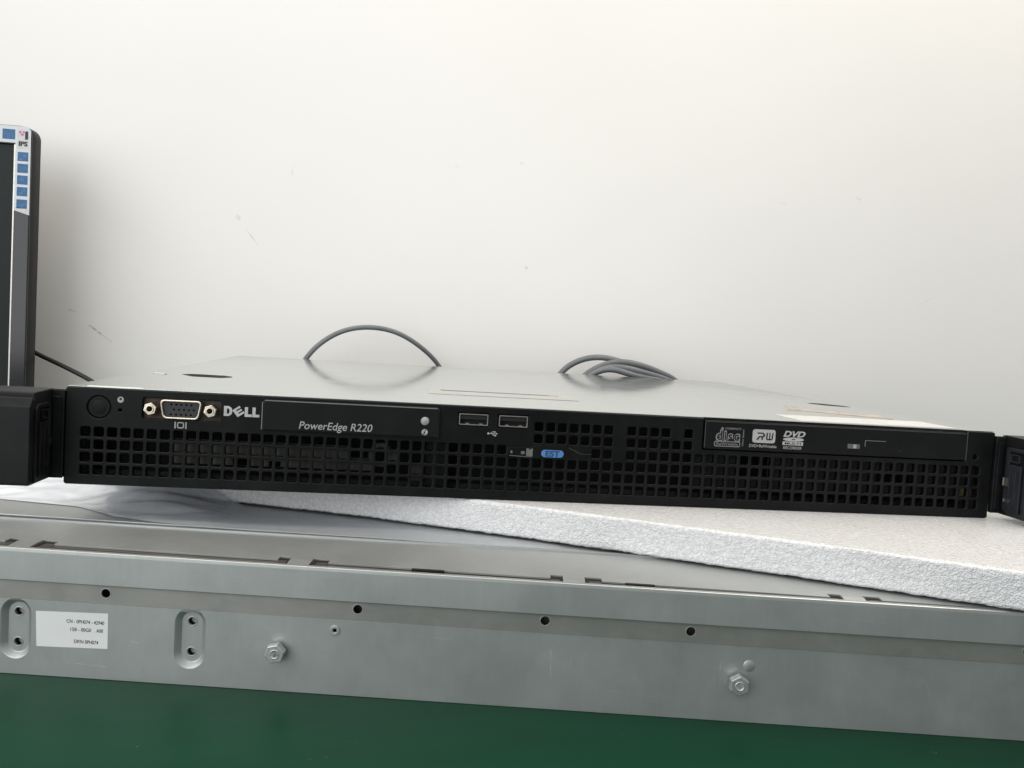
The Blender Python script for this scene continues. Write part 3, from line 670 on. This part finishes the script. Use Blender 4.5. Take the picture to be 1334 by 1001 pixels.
# ================================================================== monitor
mo = empty('monitor', (-646, 415, -66), 'black monitor standing at the far left with blue and white feature sticker on its corner', 'monitor')
MX0, MX1, MZ0, MZ1 = -896, -396.3, -40, 226.5
FM = F_front(400)
a = Acc(); a.curve([rrect(MX0, MX1, MZ0, MZ1, 9, 8), rrect(MX0 + 13, MX1 - 13.2, MZ0 + 20, MZ1 - 16, .6)], -2.5, 0, FM, .8, 3); fr_ = build('front_frame', a, M_gloss, mo)
a = Acc(); a.loft([(rrect(MX0, MX1, MZ0, MZ1, 9, 8), -1.8), (rrect(MX0 - .6, MX1 + .6, MZ0 - .6, MZ1 + .6, 9.5, 8), -6), (rrect(MX0 - .6, MX1 + .6, MZ0 - .6, MZ1 + .6, 9.5, 8), -18), (rrect(MX0 + 3, MX1 - 3, MZ0 + 3, MZ1 - 3, 9, 8), -24), (rrect(MX0 + 60, MX1 - 60, MZ0 + 60, MZ1 - 60, 9, 8), -44)], FM)
a.curve([rrect(MX0 + 60, MX1 - 60, MZ0 + 60, MZ1 - 60, 9, 8)], -45, -44, FM); build('rear_shell', a, M_monside, mo)
a = Acc(); a.box(MX0 + 12.5, MX1 - 12.6, MZ0 + 19.5, MZ1 - 15.5, -2.4, -2.0, FM); build('screen', a, M_screen, mo)
a = Acc(); a.box(MX1 - 13.6, MX1 - 12.5, MZ0 + 20, MZ1 - 16, -2.0, .2, FM); build('screen_trim', a, M_silver, mo)
a = Acc(); a.curve([rrect(-740, -560, 300, 470, 20)], 0, 6, lambda x, y, z: (x, y, z - 65.95), 1); a.box(-670, -630, 436, 448, -60, 60); build('stand', a, M_monside, mo)
a = Acc(); st = [(-560, 212.0), (-560, 226.0), (-399.6, 226.0), (-396.8, 223), (-396.5, 152.0), (-409.0, 155.6), (-409.0, 212.0)]
a.curve([st], .02, .12, FM); sk = build('feature_sticker', a, M_stkw, mo)
FS = F_front(400 - .12)
for i, y in enumerate((198, 213, 228, 243, 259)):
    z1 = 204.6 - (y - 198) * .651; z0 = z1 - 7.6
    a = Acc(); a.curve([rrect(-407.0, -398.4, z0, z1, .3)], .01, .05, FS); bs = build('blue_tile', a, M_stkblue, sk)
    a = Acc(); F2 = F_front(400 - .18)
    if i == 0: a.curve([circle(-401.2, z0 + 4.6, 1.5, 10, 0, .9)], .01, .03, F2); a.curve([rrect(-405.8, -403, z0 + 1.2, z0 + 1.9, .1)], .01, .03, F2)
    elif i == 1: a.text('USB', -405.5, -400, z0 + 2.8, z0 + 5.2, F2)
    elif i == 2: a.text('HD', -405.2, -401.6, z0 + 2.6, z0 + 5, F2)
    elif i == 3: a.curve([[(-405, z0 + 2), (-402, z0 + 4.4), (-400, z0 + 5.6), (-400, z0 + 5), (-402, z0 + 3.4), (-404.6, z0 + 1.4)]], .01, .03, F2)
    else: a.curve([[(-404, z0 + 3), (-402.4, z0 + 1.4), (-399.8, z0 + 5), (-400.4, z0 + 5.4), (-402.4, z0 + 2.6), (-403.4, z0 + 3.6)]], .01, .03, F2)
    build('tile_print', a, M_stkcy, sk)
for x0 in (-419.5, -432, -444.5, -457):
    a = Acc(); a.curve([rrect(x0, x0 + 10.2, 214.6, 223.0, .3)], .01, .05, FS); build('blue_tile', a, M_stkblue, sk)
a = Acc(); a.curve([rrect(-407.4, -398.2, 207.2, 223.6, .5)], .01, .05, FS); build('panel_type_tile', a, M_stkg, sk)
a = Acc(); a.text('IPS', -406.4, -399.2, 209.4, 213.6, F_front(400 - .18), 0, .5); build('tile_lettering', a, M_ink, sk)
a = Acc()
for (x, z, r) in ((-405.4, 221, 1.2), (-403.6, 219.2, 1.1), (-402.6, 221.2, 1.0)): a.curve([circle(x, z, r, 8)], .01, .04, F_front(400 - .18))
build('tile_picture', a, M_pink, sk)
a = Acc(); a.curve([rrect(-401.4, -399.0, 215.2, 222, .3)], .01, .04, F_front(400 - .18)); build('tile_letter', a, M_ink, sk)
a = Acc(); a.curve([[(-408.8, 155.8), (-396.7, 152.4), (-396.7, 156.6), (-408.8, 158.4)]], .01, .05, FS); build('sticker_foot', a, M_stkg, sk)

# ================================================================== cables
def pix(x, y, Y):       # measured place in the photograph -> world point at depth Y (mm)
    d = right * ((x - 667) / 1154.7) + fwd - up * ((y - 500.5) / 1154.7)
    c = Vector((-70.67, -402.49, 77.23)); return tuple(c + d * ((Y - c.y) / d.y))
P = [pix(352, 560, 412), pix(372, 510, 418), pix(396, 468, 425), pix(416, 447, 430), pix(445, 430, 434), pix(478, 425, 438), pix(512, 430, 443), pix(538, 444, 450), pix(560, 462, 458), pix(574, 478, 466), pix(586, 505, 470), pix(596, 560, 470)]
a = Acc(); a.tube(P, 2.3); build('grey_cable', a, M_cable, None, 'grey cable arching in one high loop against the wall behind the server', 'cable', loc=P[0])
bundle = empty('cable_coil', pix(800, 520, 440), 'coil of thick grey cable bunched behind the server, right of the single loop', 'cable')
loops = [([(700, 540), (724, 490), (744, 472), (775, 464), (800, 468), (830, 479), (862, 486), (890, 500), (930, 560)], 446, 8),
         ([(728, 545), (752, 496), (770, 482), (795, 472), (815, 471), (840, 477), (868, 489), (886, 498), (930, 550)], 432, 9),
         ([(742, 548), (762, 494), (778, 483), (798, 477), (820, 480), (846, 488), (866, 493), (890, 505), (920, 555)], 426, 7),
         ([(735, 550), (758, 496), (776, 484), (796, 480), (812, 485), (830, 491), (852, 494), (876, 500), (910, 560)], 421, 5)]
for (pp, Y, dY) in loops:
    P = [pix(x, y, Y + dY * math.sin(i * 1.1)) for i, (x, y) in enumerate(pp)]
    a = Acc(); a.tube(P, 2.9); build('cable_turn', a, M_cable, bundle)
P = [pix(15, 440, 452), pix(40, 458, 446), pix(70, 471, 440), pix(98, 485, 436), pix(125, 499, 432), pix(170, 530, 430), pix(240, 600, 440)]
a = Acc(); a.tube(P, 2.0); build('black_cable', a, M_cableb, None, 'thin black cable running down from behind the monitor to the back of the server', 'cable', loc=P[0])
